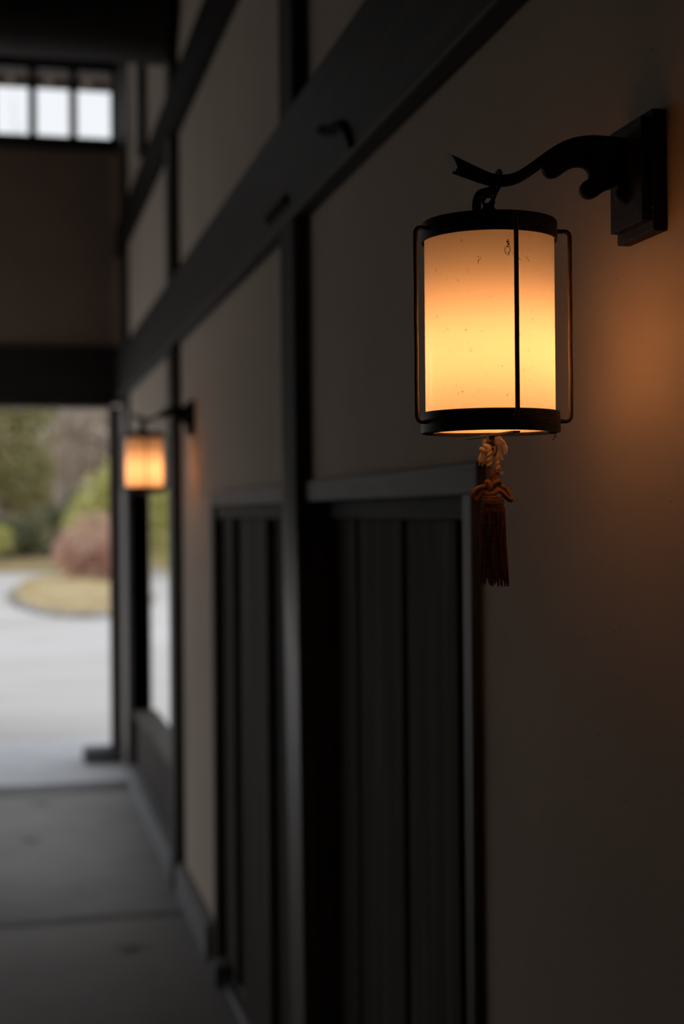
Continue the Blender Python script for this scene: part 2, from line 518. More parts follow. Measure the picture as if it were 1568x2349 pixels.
# window with wooden bars in the end wall
win = thing('window_1', None, None, (-0.35, BACK, 4.28))
win['kind'] = 'structure'
bm = B()
box(bm, -1.15, 1.16, 0.0, 0.13, 0.46, 0.53, 0.004)
box(bm, 1.075, 1.155, -0.02, 0.13, -0.04, 0.53, 0.004)
obj('window_frame', bm, woodX, win)
for k in range(8):
    xc = 0.552 + (k-4)*0.268 + 0.268
    if xc > 1.0: continue
    obj('window_bar', bx(xc-0.027, xc+0.027, 0.02, 0.07, 0.0, 0.47, 0.003), woodV, win)

# side window opening beyond the middle pillar: sill and head
w2 = thing('window_2', None, None, (WX, 7.9, 0.475))
w2['kind'] = 'structure'
obj('window_sill', bx(0.0, 0.15, -1.22, 1.30, -0.03, 0.012, 0.004), midY, w2)
obj('sill_boards', bx(0.020, 0.12, -1.22, 1.30, -0.475, -0.03, 0.003), midV, w2)
obj('window_head', bx(-0.004, 0.128, -1.22, 1.30, 1.405, 1.428, 0.003), woodY, w2)

# ------------------------------------------------------------------ plank doors
def plank_door(name, y0, y1, boards, trim_side, xb):
    """boards: (y0, y1) of the proud boards; dark grooves between"""
    d = thing(name, None, None, (WX, (y0+y1)/2, 0.0))
    d['kind'] = 'structure'
    c = (y0+y1)/2
    X = lambda v: v - WX
    ext0 = 0.03 if trim_side == 'near' else 0.0
    ext1 = 0.03 if trim_side == 'far' else 0.0
    obj('head_trim', bx(X(0.768), X(0.905), y0-ext0-c, y1+ext1-c, 1.768, 1.822, 0.004), trimY, d)
    if trim_side == 'near':
        obj('jamb', bx(X(0.768), X(0.90), y0-c, y0+0.05-c, 0, 1.768, 0.004), jambV, d)
        ya, yb = y0+0.05, y1-0.02
    else:
        obj('jamb', bx(X(0.768), X(0.90), y1-0.075-c, y1-c, 0, 1.768, 0.004), midV, d)
        ya, yb = y0+0.02, y1-0.075
    obj('top_rail', bx(X(xb-0.022), X(xb+0.03), ya-c, yb-c, 1.722, 1.766, 0.004), midY, d)
    leaf = obj('door_leaf', bx(X(xb+0.020), X(xb+0.05), ya-c, yb-c, 0.02, 1.724), boardD, d)
    for (b0, b1) in boards:
        obj('plank', bx(X(xb), X(xb+0.021), b0-c, b1-c, 0.03, 1.722, 0.005), boardV, leaf)
    return d
door1 = plank_door('door_1', 2.30, 3.69, [(2.62, 2.97), (3.01, 3.40), (3.43, 3.66)], 'near', 0.845)
door2 = plank_door('door_2', 3.85, 5.44, [(3.90, 4.22), (4.42, 4.94), (5.10, 5.355)], 'far', 0.800)
tag(obj('door_track', bx(0.770, 0.792, 3.88, 5.20, 0.0, 0.014, 0.002), rail_metal), 'thin pale steel door track on the floor at the foot of the far plank door', 'track')
tag(obj('foot_stone', bx(0.735, 0.80, 5.20, 5.32, 0.0, 0.075, 0.012), dark_stone, smooth=True), 'small dark stone block on the floor at the far edge of the plank door', 'stone')

# ------------------------------------------------------------------ wall bracket
YB = 1.643
br = thing('lantern_bracket', 'black curved wall bracket with scrolled plate that carries the large near lantern', 'bracket', (WX, YB, 2.075), 'lantern brackets')
obj('back_plate', bx(-0.0185, 0.0, -0.0525, 0.0535, 0.0, 0.1485, 0.0022), iron, br)
obj('front_block', bx(-0.0305, -0.0183, -0.047, 0.047, 0.013, 0.141, 0.0022), iron, br)
ARM = [(-0.2531, 0.0802), (-0.2421, 0.076), (-0.2299, 0.0718), (-0.2189, 0.0681), (-0.2083, 0.0651), (-0.1954, 0.0641), (-0.1831, 0.0655), (-0.1701, 0.0703), (-0.1541, 0.0807), (-0.1364, 0.0938), (-0.1174, 0.1065), (-0.0984, 0.115), (-0.0765, 0.1191), (-0.0504, 0.1191), (-0.0264, 0.1182)]
ap = smooth_path([(x, 0, z) for x, z in ARM], 5)
bm = B()
na = len(ap)
RAD = [0.0102, 0.0096, 0.0089, 0.0084, 0.0079, 0.0075, 0.0073, 0.0070, 0.0067] + [0.0066]*6
rad = []
for i in range(na):
    q = min(i/5, len(RAD)-1.001); j = int(q)
    rad.append(RAD[j] + (RAD[j+1]-RAD[j])*(q-j))
rings = tube(bm, ap, rad, 24)
ctr = Vector((-0.2538, 0, 0.0806))
dirv = Vector((-0.945, 0, 0.328)).normalized(); nrm = Vector((0.907, 0, 0.42)).normalized()
for v in rings[0]:     # slanting cut at the free end
    o_ = v.co - ap[0]
    v.co = ctr + o_ - dirv*(o_.dot(nrm)/dirv.dot(nrm))
tip = [ctr + (v.co-ctr)*1.04 + dirv*0.0002 for v in rings[0]]
obj('arm', bm, iron, br, smooth=True)
bm = B()
a_ = [bm.verts.new(p) for p in tip]
b_ = [bm.verts.new(p + dirv*0.0012) for p in tip]
bm.faces.new(a_); bm.faces.new(b_[::-1])
for k in range(len(tip)):
    bm.faces.new((a_[k], b_[k], b_[(k+1) % len(tip)], a_[(k+1) % len(tip)]))
obj('end_face', bm, iron_edge, br, smooth=True)
SCR = [(-0.1361, 0.0873), (-0.1383, 0.0819), (-0.1372, 0.0762), (-0.133, 0.0724), (-0.1278, 0.0717), (-0.1216, 0.074), (-0.115, 0.0788), (-0.1078, 0.0833), (-0.1007, 0.0861), (-0.0924, 0.0874), (-0.0852, 0.0862), (-0.0803, 0.0824), (-0.0774, 0.0767), (-0.0782, 0.0705), (-0.0847, 0.0661), (-0.0886, 0.0611), (-0.0891, 0.0548), (-0.0858, 0.0501), (-0.0796, 0.0483), (-0.0734, 0.0501), (-0.0671, 0.0544), (-0.0599, 0.0592), (-0.0527, 0.0615), (-0.0463, 0.0645), (-0.0425, 0.0620), (-0.0415, 0.0581), (-0.0425, 0.0536), (-0.0405, 0.0489), (-0.0361, 0.0452), (-0.0304, 0.0436), (-0.0209, 0.044)]
low = [Vector((p.x, 0, p.z)) for p in smooth_path([(x, 0, z) for x, z in SCR], 4)]
high = [Vector((x, 0, z)) for x, z in [(-0.1361, 0.0935), (-0.1174, 0.1065), (-0.0984, 0.115), (-0.0765, 0.119), (-0.0504, 0.119), (-0.0209, 0.118)]]
poly = low + high[::-1]
bm = B()
def prism_y(bm, poly, y0, y1):
    a = [bm.verts.new((p.x, y0, p.z)) for p in poly]
    b = [bm.verts.new((p.x, y1, p.z)) for p in poly]
    bm.faces.new(a); bm.faces.new(b[::-1])
    n = len(poly)
    for i in range(n):
        bm.faces.new((a[i], b[i], b[(i+1) % n], a[(i+1) % n]))
prism_y(bm, poly, -0.0045, 0.0045)
scroll = obj('scroll_plate', bm, iron, br)
bm = B()
tube(bm, low[:-2], 0.0023, 8, flat=1.0)
for s in (-1, 1):
    for k in range(1):
        pass
rim = obj('scroll_rim', bm, iron, scroll, smooth=True)
rim.scale = (1, 2.6, 1)
for yy, zz in ((-0.04, 0.028), (-0.04, 0.138), (0.04, 0.138)):
    bm = B(); sphere(bm, (-0.0185, yy*1.24, zz), 0.0026, 2, (0.5, 1, 1))
    obj('nail_head', bm, iron_edge, br, smooth=True)

# ------------------------------------------------------------------ lantern
LX, LZ = 0.5747, 1.8315
U = Vector((0.945, -0.329, 0)).normalized()     # sideways as one faces the lantern
V = Vector((0.329, 0.945, 0)).normalized()      # towards the back of the lantern
lan = thing('hanging_lantern', 'large glowing cylindrical lantern of opal glass with dark bands, near the camera, tassel below', 'lantern', (LX, YB, LZ), 'hanging lanterns')
bm = B()
lathe(bm, [(0.0700, 0.0), (0.0838, 0.0), (0.0846, 0.0012), (0.0838, 0.0242), (0.0828, 0.0250), (0.0796, 0.0250), (0.0796, 0.0030), (0.0700, 0.0026)], 96)
bring = obj('bottom_band', bm, ring_metal, lan, smooth=True)
bm = B()
d = -V*math.cos(math.radians(1)) + U*math.sin(math.radians(-1))
a = [Vector((0, 0, 0.0125)) + d*0.0842 + U*0.0052*math.cos(t) + Vector((0, 0, 0.0052*math.sin(t))) for t in [2*PI*k/20 for k in range(20)]]
tube(bm, a, 0.0007, 6, closed=True)
obj('rivet', bm, ring_metal, bring, smooth=True)
bm = B()
lathe(bm, [(0.0805, 0.2315), (0.0822, 0.2318), (0.0822, 0.2535), (0.0812, 0.2548), (0.0, 0.2565), (0.0, 0.2535), (0.0794, 0.2520), (0.0794, 0.2330)], 96, closed=False)
obj('top_band', bm, ring_metal, lan, smooth=True)
bm = B()
lathe(bm, [(0.0785, 0.004 + 0.236*i/14) for i in range(15)], 128, closed=False)
shade = obj('glass_shade', bm, opal, lan, smooth='all')
bm = B()
lathe(bm, [(0.0, 0.0040), (0.0790, 0.0040)], 64, closed=False)
obj('base_pane', bm, base_pane, lan)
def bar_between(bm, p, q, w, h, z):
    p, q = Vector(p), Vector(q)
    t = (q-p).normalized(); s = Vector((-t.y, t.x, 0))*w/2
    vs = []
    for zz in (z, z+h):
        for c in (p-s, q-s, q+s, p+s):
            vs.append(bm.verts.new((c.x, c.y, zz)))
    for fc in ((3, 2, 1, 0), (4, 5, 6, 7), (0, 1, 5, 4), (1, 2, 6, 5), (2, 3, 7, 6), (3, 0, 4, 7)):
        bm.faces.new([vs[i] for i in fc])
bm = B(); bar_between(bm, -U*0.079-V*0.004, U*0.079+V*0.004, 0.009, 0.0018, -0.0018)
obj('cross_bar', bm, ring_metal, lan)
bm = B(); bar_between(bm, -U*0.030+V*0.074, U*0.030-V*0.074, 0.009, 0.0020, -0.0038)
obj('cross_bar', bm, ring_metal, lan)
for az, zt, zb in ((-63, 0.244, 0.0125), (18.5, 0.245, 0.0150), (95, 0.2440, 0.0135), (190, 0.244, 0.013)):
    a = math.radians(az)
    dd = -V*math.cos(a) + U*math.sin(a)
    Rr, Ro, c = 0.0815, 0.0978, 0.007
    pts = [dd*Rr + Vector((0, 0, zt)), dd*(Ro-c) + Vector((0, 0, zt))]
    for k in range(1, 6):
        t = k/5*PI/2
        pts.append(dd*(Ro-c+c*math.sin(t)) + Vector((0, 0, zt-c+c*math.cos(t))))
    n = 10
    for k in range(1, n):
        pts.append(dd*(Ro + 0.0002*math.sin(k*1.7+az)) + Vector((0, 0, zt-c + (zb+2*c-zt)*k/n)))
    for k in range(0, 6):
        t = k/5*PI/2
        pts.append(dd*(Ro-c+c*math.cos(t)) + Vector((0, 0, zb+c-c*math.sin(t))))
    pts.append(dd*0.0838 + Vector((0, 0, zb)))
    bm = B(); tube(bm, pts, 0.0028, 12)
    obj('guard_rod', bm, rod_metal, lan, smooth=True)
# bulb and its holder
bm = B(); lathe(bm, [(0, 0.0405), (0.012, 0.042), (0.022, 0.049), (0.028, 0.062), (0.0285, 0.078), (0.025, 0.098), (0.019, 0.118), (0.0155, 0.132)], 20, closed=False)
obj('bulb', bm, bulbm, lan, (0.004, 0, 0.010), smooth='all')
bm = B(); lathe(bm, [(0.0165, 0.141), (0.028, 0.147), (0.028, 0.151), (0.016, 0.165), (0.016, 0.2530), (0.0, 0.2530), (0.0, 0.156), (0.0, 0.143)], 32, closed=False)
obj('bulb_holder', bm, rod_metal, lan, (0.003, 0, 0.0), smooth=True)
# hanging gear: cap, strap hook, wire link and the ring round the arm
bm = B(); lathe(bm, [(0.0, 0.2560), (0.0175, 0.2560), (0.013, 0.263), (0.0075, 0.274), (0.005, 0.279), (0.0, 0.280)], 24, closed=False)
cap = obj('cap', bm, iron, lan, smooth=True)
bm = B()
eye = [Vector((0, 0, 0.2810)) + U*0.0062*math.cos(t) + Vector((0, 0, 0.0068*math.sin(t))) for t in [2*PI*k/24 for k in range(24)]]
tube(bm, eye, 0.0018, 8, closed=True)
obj('cap_eye', bm, iron, cap, smooth=True)
ax, az = WX-0.1985-LX, 2.075+0.0643-LZ     # where the ring grips the arm, in the lantern's frame
bm = B()
rg = [Vector((ax + 0.0012*math.sin(t), 0.0118*math.cos(t), az - 0.0005 + 0.0122*math.sin(t))) for t in [2*PI*k/32 for k in range(32)]]
tube(bm, rg, 0.0021, 10, closed=True)
obj('arm_ring', bm, iron, lan, smooth=True)
bm = B()
lk = smooth_path([(ax-0.001, -0.004, az-0.0115), (ax-0.006, -0.003, az-0.022), (-0.001, 0.0, 0.276), (0.002, 0.004, 0.2735), (0.004, 0.004, 0.279), (ax-0.003, 0.003, az-0.020), (ax, 0.003, az-0.012)], 6)
tube(bm, lk, 0.0017, 8)
obj('wire_link', bm, iron, lan, smooth=True)
bm = B()
sp = smooth_path([(ax-0.002, 0, az-0.0105), (ax-0.012, 0, az-0.0145), (-0.0105, 0, 0.2895), (-0.0150, 0, 0.2790), (-0.0148, 0, 0.2690), (-0.0120, 0, 0.2590)], 6)
tube(bm, sp, 0.0058, 10, flat=0.42)
obj('strap_hook', bm, rod_metal, lan, smooth=True)
# cobweb and insect remains on the glass
def on_glass(az, z, out=0.0004):
    a = math.radians(az)
    return (-V*math.cos(a) + U*math.sin(a))*(0.0785+out) + Vector((0, 0, z))
bm = B()
rnd = random.Random(3)
for k in range(16):
    sphere(bm, on_glass(16.3 + rnd.uniform(-1.2, 1.2), 0.216 + rnd.uniform(-0.004, 0.004), 0.0008), rnd.uniform(0.0004, 0.0010), 1)
for k in range(12):
    t = k/11*2*PI
    p = [on_glass(15.6 + 2.1*math.sin(t+q*0.5) + rnd.uniform(-.7, .7), 0.208 + 0.005*math.cos(t+q*0.5) + rnd.uniform(-.0012, .0012), 0.0009) for q in range(3)]
    tube(bm, p, 0.00022, 5)
obj('dead_insect', bm, dirt, shade)
for (a0, z0, a1, z1) in ((19.5, 0.205, 26, 0.199), (21, 0.202, 28, 0.198), (-9.3, 0.196, -7, 0.2), (-8.6, 0.199, -9.6, 0.193), (33, 0.203, 36, 0.195)):
    p = [on_glass(a0+(a1-a0)*q/6 + rnd.uniform(-.5, .5), z0+(z1-z0)*q/6 + rnd.uniform(-.0012, .0012), 0.0004) for q in range(7)]
    bm = B(); tube(bm, smooth_path(p, 2), 0.00022, 5)
    obj('cobweb', bm, web, shade)
bm = B()
pc = U*0.0765 + V*(-0.01)
for k in range(5):
    p0 = Vector((pc.x, pc.y, 0.0005 - 0.0022*k))
    p = [p0 + Vector((rnd.uniform(-.002, .002), rnd.uniform(-.002, .002), rnd.uniform(-.0022, .001))) for _ in range(4)]
    tube(bm, p, 0.0004, 5)
obj('debris', bm, dirt, lan)

DY = 6.063 - YB
copy_tree(br, (WX, YB+DY, 2.075), 'small blurred dark wall bracket far along the wall, holding the distant lantern')
copy_tree(lan, (LX, YB+DY, LZ), 'small blurred glowing lantern far along the wall, near the gateway')

# ------------------------------------------------------------------ tassel
MPX = 0.0005305
TO = Vector((LX, YB, LZ - 0.0038))
ta = thing('lantern_tassel', 'frayed brown cord tassel with bow knot and long dark strands under the large lantern', 'tassel', tuple(TO))
def tp(zx, zy, dv=0.0):
    """sideways / up offsets measured in sixths of a screen step -> point in the tassel's plane"""
    sx = (zx - 487)/6.022*MPX
    sz = -(zy - 150)/6.022*MPX
    return U*sx + V*dv + Vector((0, 0, sz))
bm = B()
box(bm, -0.004, 0.004, -0.004, 0.004, -0.005, 0.001, 0.001)
eye = [tp(485, 262) + U*0.0042*math.cos(t) + Vector((0, 0, 0.0078*math.sin(t))) for t in [2*PI*k/24 for k in range(24)]]
tube(bm, eye, 0.0014, 8, closed=True)
tube(bm, smooth_path([tp(530, 240, -.003), tp(570, 300, -.005), tp(565, 370, -.005), tp(530, 430, -.004)], 5), 0.0012, 8)
sphere(bm, tp(480, 230, -0.001), 0.0050, 2, (1, 1, 0.9))
obj('hook', bm, hook_metal, ta, smooth=True)
bm = B()
tube(bm, smooth_path([tp(420, 300), tp(445, 290, -.003), tp(470, 380, -.003), tp(468, 480, -.003), tp(468, 580, -.002)], 5), [0.003, 0.0033] + [0.0041]*18 + [0.0034], 10, twist=500, flat=0.8)
tube(bm, smooth_path([tp(520, 290), tp(545, 340, .003), tp(575, 430, .002), tp(572, 520, .001), tp(585, 640, 0)], 5), [0.0028, 0.003] + [0.0040]*18 + [0.003], 10, twist=500, flat=0.8)
tube(bm, smooth_path([tp(440, 380, -.002), tp(390, 345, -.003), tp(340, 318, -.002)], 4), [0.0022]*4+[0.003]*4+[0.0026], 8)
obj('frayed_rope', bm, rope_pale, ta, smooth=True)
bm = B()
rnd = random.Random(11)
for k in range(46):      # fan to one side of the hook
    a0 = tp(545 + rnd.uniform(-10, 12), 200 + rnd.uniform(-40, 60), rnd.uniform(-.004, .004))
    ang = rnd.uniform(0, 1)
    ex, ey = 600 + 105*math.sin(PI*ang*0.9) + rnd.uniform(-20, 15), 170 + 290*ang + rnd.uniform(-15, 15)
    a1 = tp(ex, ey, rnd.uniform(-.006, .006))
    mid = (a0+a1)/2 + U*rnd.uniform(0, .003) + Vector((0, 0, rnd.uniform(.001, .006)))
    tube(bm, smooth_path([a0, mid, a1, a1 + U*rnd.uniform(-.001, .002) + Vector((0, 0, -rnd.uniform(.001, .003)))], 4), 0.00028, 5)
for k in range(34):
    a0 = tp(400 + rnd.uniform(-15, 20), 370 + rnd.uniform(-60, 40), rnd.uniform(-.004, .004))
    a1 = tp(350 + rnd.uniform(-40, 60), 480 + rnd.uniform(-60, 40), rnd.uniform(-.005, .005))
    mid = (a0+a1)/2 - U*rnd.uniform(0, .003)
    tube(bm, smooth_path([a0, mid, a1, a1 + U*rnd.uniform(-.001, .003) + Vector((0, 0, -rnd.uniform(.001, .005)))], 4), 0.00028, 5)
for k in range(14):
    a0 = tp(420 + rnd.uniform(-10, 10), 180 + rnd.uniform(-20, 90), 0)
    a1 = a0 + U*rnd.uniform(-.005, .0) + Vector((0, 0, rnd.uniform(-.008, .003)))
    tube(bm, [a0, (a0+a1)/2+V*.001, a1], 0.00025, 5)
for k in range(16):
    a0 = tp(590 + rnd.uniform(-40, 30), 640 + rnd.uniform(-30, 30), rnd.uniform(-.003, .003))
    a1 = a0 + U*rnd.uniform(.000, .009) + Vector((0, 0, rnd.uniform(-.004, .004)))
    tube(bm, smooth_path([a0, (a0+a1)/2+Vector((0, 0, -.001)), a1], 4), 0.00025, 5)
o = obj('frayed_fibres', bm, fray, ta); o['kind'] = 'stuff'
bm = B()
tube(bm, smooth_path([tp(470, 560, 0), tp(482, 640, -.001), tp(488, 720, -.001), tp(490, 800, 0), tp(480, 880, 0)], 5), 0.0036, 10, twist=420, flat=0.85)
tube(bm, smooth_path([tp(580, 600, .002), tp(560, 690, .002), tp(545, 780, .002), tp(540, 880, .002)], 5), 0.0040, 10, twist=420, flat=0.85)
obj('cord', bm, rope_brown, ta, smooth=True)
KR = 0.0031
bm = B()
tube(bm, smooth_path([tp(440, 850, -.001), tp(370, 850, -.002), tp(295, 880, -.003), tp(245, 945, -.003), tp(252, 1010, -.002), tp(290, 1020, -.001), tp(330, 968, 0), tp(380, 922, 0), tp(450, 915, 0)], 6), KR, 12)
obj('bow_loop', bm, rope_brown, ta, smooth=True)
bm = B()
tube(bm, smooth_path([tp(560, 880, .001), tp(625, 850, .003), tp(690, 880, .007), tp(740, 940, .007), tp(765, 1015, .005), tp(742, 1030, -.001), tp(690, 985, -.004), tp(640, 925, -.004), tp(570, 890, -.003)], 6), KR, 12)
obj('bow_loop', bm, rope_brown, ta, smooth=True)
bm = B()
tube(bm, smooth_path([tp(420, 830, .002), tp(440, 780, -.003), tp(480, 830, -.005), tp(475, 900, -.004), tp(455, 945, -.001)], 6), KR*1.05, 12)
tube(bm, smooth_path([tp(500, 850, -.003), tp(545, 795, -.004), tp(595, 775, -.002), tp(600, 830, .002), tp(560, 870, .003)], 6), KR, 12)
tube(bm, smooth_path([tp(420, 940, .002), tp(450, 955, -.004), tp(510, 950, -.006), tp(555, 920, -.005), tp(590, 880, -.002)], 6), KR*1.1, 12)
sphere(bm, tp(515, 880, 0.002), 0.0062, 2)
tube(bm, smooth_path([tp(480, 960, 0), tp(505, 985, 0), tp(515, 1010, 0)], 3), 0.005, 10)
obj('knot', bm, rope_brown, ta, smooth=True)
bm = B()
for row, (zy, rr) in enumerate(((1004, 0.0096), (1042, 0.0111), (1080, 0.0113), (1118, 0.0104))):
    c = tp(512, zy)
    n = 84
    for ph in (0, PI):
        pts = []
        for k in range(n):
            t = 2*PI*k/n
            w = 15*t + ph + row*0.8
            pts.append(c + Vector(((rr+0.0012*math.cos(w))*math.cos(t), (rr+0.0012*math.cos(w))*math.sin(t), 0.0014*math.sin(w))))
        tube(bm, pts, 0.0015, 6, closed=True)
lathe_prof = [(0.0, tp(0, 985).z), (0.009, tp(0, 990).z), (0.0105, tp(0, 1060).z), (0.0098, tp(0, 1150).z), (0.0, tp(0, 1160).z)]
n0 = len(bm.verts)
lathe(bm, lathe_prof, 32, closed=False)
bm.verts.ensure_lookup_table()
off = U*((512-487)/6.022*MPX)
for v in bm.verts[n0:]: v.co += off
obj('woven_collar', bm, rope_brown, ta, smooth=True)
# hanging strands
L0 = tp(512, 1150).z
def strand_bm(length, lean, wob):
    bm = B()
    n = 150
    pts = []
    for k in range(n+1):
        t = k/n
        pts.append(Vector((lean*t + 0.0007*wob*math.sin(t*7+wob), 0.0006*wob*math.cos(t*6), -length*t + 0.0018*(1-t)**8)))
    tube(bm, pts, 0.0018, 6, twist=2*PI/0.0042, flat=0.45)
    return bm
protos = [strand_bm(0.090 + 0.004*math.sin(i*2.1) , 0.0034 + 0.0012*(i % 3), (0.4, -0.5, 0.9, -0.2)[i % 4]) for i in range(5)]
prot_me = []
rnd = random.Random(5)
first = []
for i, b in enumerate(protos):
    o = obj('strand', b, strand_mat, ta, smooth='all')
    first.append(o)
base = off + Vector((0, 0, L0))
slots = [(0.0130, 27), (0.0095, 17), (0.005, 8)]
k = 0
for rr, n in slots:
    for i in range(n):
        t = 2*PI*(i+0.3*rnd.random())/n
        o = first[k] if k < len(first) else first[k % len(first)].copy()
        if k >= len(first):
            COL.objects.link(o); o.parent = ta
        q = 1 if rr > 0.012 else rr/0.013
        o.location = base + Vector((rr*math.cos(t), rr*math.sin(t), 0))
        o.rotation_euler = (0, 0, t + rnd.uniform(-.25, .25))
        o.scale = (q, q if rr > .009 else 1, 0.98 + rnd.uniform(-.03, .045))
        k += 1
bm = B()
n0 = 0
lathe(bm, [(0.0, L0+0.001), (0.0125, L0+0.0012), (0.0142, L0-0.0015), (0.0142, L0-0.004), (0.012, L0-0.006), (0.0, L0-0.006)], 40, closed=False)
for v in bm.verts: v.co += off
obj('strand_head', bm, rope_brown, ta, smooth=True)

# ------------------------------------------------------------------ outside
def gz(x, y):
    return 0.10 + 0.03*max(0, y-10.4)
def ground_mesh(x0, x1, y0, y1, nx, ny, dz=0.0, zf=gz):
    bm = B()
    g = [[bm.verts.new((x0+(x1-x0)*i/nx, y0+(y1-y0)*j/ny, zf(x0+(x1-x0)*i/nx, y0+(y1-y0)*j/ny)+dz)) for i in range(nx+1)] for j in range(ny+1)]
    for j in range(ny):
        for i in range(nx):
            bm.faces.new((g[j][i], g[j][i+1], g[j+1][i+1], g[j+1][i]))
    return bm
structure(obj('ground', ground_mesh(-30, 30, 10.3, 70, 20, 30, -0.01), drive))
structure(obj('ground', ground_mesh(-30, -3.6, 3.0, 10.3, 10, 8, -0.08), drive))
structure(obj('ground', ground_mesh(0.9, 30, 3.0, 10.3, 10, 8, -0.06), drive))
# verge of leaf litter in front of the woods
bm = B()
outer = [(-30, 31.5), (-4, 29.5), (-0.2, 28.6), (1.2, 28.4), (4, 28.8), (30, 31)]
vv = []
for x, y in outer:
    vv.append((bm.verts.new((x, y, gz(x, y)+0.0)), bm.verts.new((x, y+0.4, gz(x, y)+0.16)), bm.verts.new((x, 60, gz(x, 60)+0.4))))
for a, b in zip(vv, vv[1:]):
    for q in (0, 1):
        bm.faces.new((a[q], b[q], b[q+1], a[q+1]))
tag(obj('leaf_litter', bm, soil), 'brown strip of leaf litter along the far edge of the drive', 'ground cover', None, 'stuff')

# planted island
IC, IRX, IRY = Vector((1.12, 22.6, gz(0, 22.6))), 0.98, 3.1
isl = thing('island_bed', 'low oval island bed of dry yellow grass in the pale drive', 'garden bed', tuple(IC))
bm = B()
rows = [(1.0, -0.15), (0.98, 0.10), (0.8, 0.17), (0.5, 0.24), (0.2, 0.28)]
rr = [[bm.verts.new((IRX*s*math.cos(2*PI*k/40), IRY*s*math.sin(2*PI*k/40), h + 0.03*IRY*s*math.sin(2*PI*k/40))) for k in range(40)] for s, h in rows]
for a, b in zip(rr, rr[1:]):
    for k in range(40):
        bm.faces.new((a[k], a[(k+1) % 40], b[(k+1) % 40], b[k]))
bm.faces.new(rr[-1])
obj('mound', bm, drygrass, isl, smooth=True)
bm = B()
rnd = random.Random(2)
for k in range(2600):
    t, s = rnd.uniform(0, 2*PI), math.sqrt(rnd.random())*0.97
    x, y = IRX*s*math.cos(t), IRY*s*math.sin(t)
    z = 0.10 + 0.18*(1-s) + 0.03*y
    h = rnd.uniform(0.04, 0.13); w = 0.012
    a = rnd.uniform(0, PI); dx, dy = w*math.cos(a), w*math.sin(a)
    lx, ly = rnd.uniform(-.05, .05), rnd.uniform(-.05, .05)
    bm.faces.new((bm.verts.new((x-dx, y-dy, z)), bm.verts.new((x+dx, y+dy, z)), bm.verts.new((x+lx, y+ly, z+h))))
o = obj('grass', bm, drygrass, isl); o['kind'] = 'stuff'
st0 = None
for k in range(34):
    t = 2*PI*k/34
    x, y = IC.x + (IRX+0.05)*math.cos(t), IC.y + (IRY+0.07)*math.sin(t)
    if st0 is None:
        bm = B(); sphere(bm, (0, 0, 0.03), 0.10, 2, (1.0, 0.8, 0.55))
        for v in bm.verts: v.co += Vector(noise.noise_vector(v.co*7))*0.03
        st0 = obj('edging_stone', bm, pale_stone, smooth=True); o = st0
        tag(o, 'grey rounded stone in the ring that edges the island bed of dry grass', 'stone', 'stones edging the island bed')
    else:
        o = st0.copy(); COL.objects.link(o)
    o.location = (x, y, gz(x, y)-0.005)
    o.rotation_euler = (0, 0, rnd.uniform(0, 6))

# vegetation
def leaves(bm, c, rad, n, size, rnd, shell=0.45):
    for _ in range(n):
        while True:
            p = Vector((rnd.uniform(-1, 1), rnd.uniform(-1, 1), rnd.uniform(-1, 1)))
            if shell < p.length < 1: break
        q = Vector(c) + Vector((p.x*rad[0], p.y*rad[1], p.z*rad[2]))
        a = Vector((rnd.gauss(0, 1), rnd.gauss(0, 1), rnd.gauss(0, 0.6))).normalized()
        b = a.orthogonal().normalized()
        s = size*rnd.uniform(0.6, 1.4)
        bm.faces.new([bm.verts.new(q + a*s*u + b*s*0.6*v) for u, v in ((-1, 0), (0, -1), (1, 0), (0, 1))])

def branch(bm, p, d, length, r, depth, rnd, spread=0.6):
    n = 4
    pts = [Vector(p)]
    for i in range(n):
        d = (d + Vector((rnd.gauss(0, .12), rnd.gauss(0, .12), rnd.gauss(0.03, .08)))).normalized()
        pts.append(pts[-1] + d*length/n)
    tube(bm, pts, [r*(1-0.45*i/n) for i in range(n+1)], 6 if depth > 1 else 4, cap=False)
    if depth > 0:
        for k in range(4 if depth < 3 else 5):
            i = rnd.randint(1, n)
            nd = (d + Vector((rnd.gauss(0, spread), rnd.gauss(0, spread), rnd.gauss(0.15, spread*0.6)))).normalized()
            branch(bm, pts[i], nd, length*rnd.uniform(0.5, 0.75), r*0.5, depth-1, rnd, spread)

def leafy(name, label, cat, x, y, clumps, mat, n, size, seed, trunk_h=1.0, trunk_r=0.08, group=None, stems=4):
    rnd = random.Random(seed)
    t = thing(name, label, cat, (x, y, gz(x, y) + (0.14 if y > 28.5 else 0.0)), group)
    bm = B()
    for c, r in clumps:
        leaves(bm, c, r, n, size, rnd)
    obj('foliage', bm, mat, t)
    bm = B()
    tops = [Vector(c) for c, r in clumps]
    for k in range(min(stems, len(tops))):
        tube(bm, smooth_path([(0.03*k, 0, -0.05), (tops[k].x*0.3, tops[k].y*0.3, trunk_h*0.6), (tops[k].x*0.8, tops[k].y*0.8, max(trunk_h, tops[k].z*0.8)), tuple(tops[k])], 4), [trunk_r*(1-0.055*i) for i in range(13)], 7)
    obj('trunk', bm, bark, t, smooth=True)
    return t
G = 'trees and shrubs beyond the drive'
leafy('russet_bush', 'rounded russet bush growing on the island bed of dry grass', 'bush', 1.40, 22.9, [((0.05, 0, 0.90), (0.60, 0.6, 0.45)), ((-0.30, 0.1, 0.66), (0.4, 0.5, 0.36)), ((0.35, -0.1, 0.66), (0.42, 0.5, 0.45)), ((0, 0, 0.4), (0.45, .45, .3))], leaf_red, 800, 0.045, 21, 0.4, 0.03, G)
rnd = random.Random(9)
bush_twigs = B()
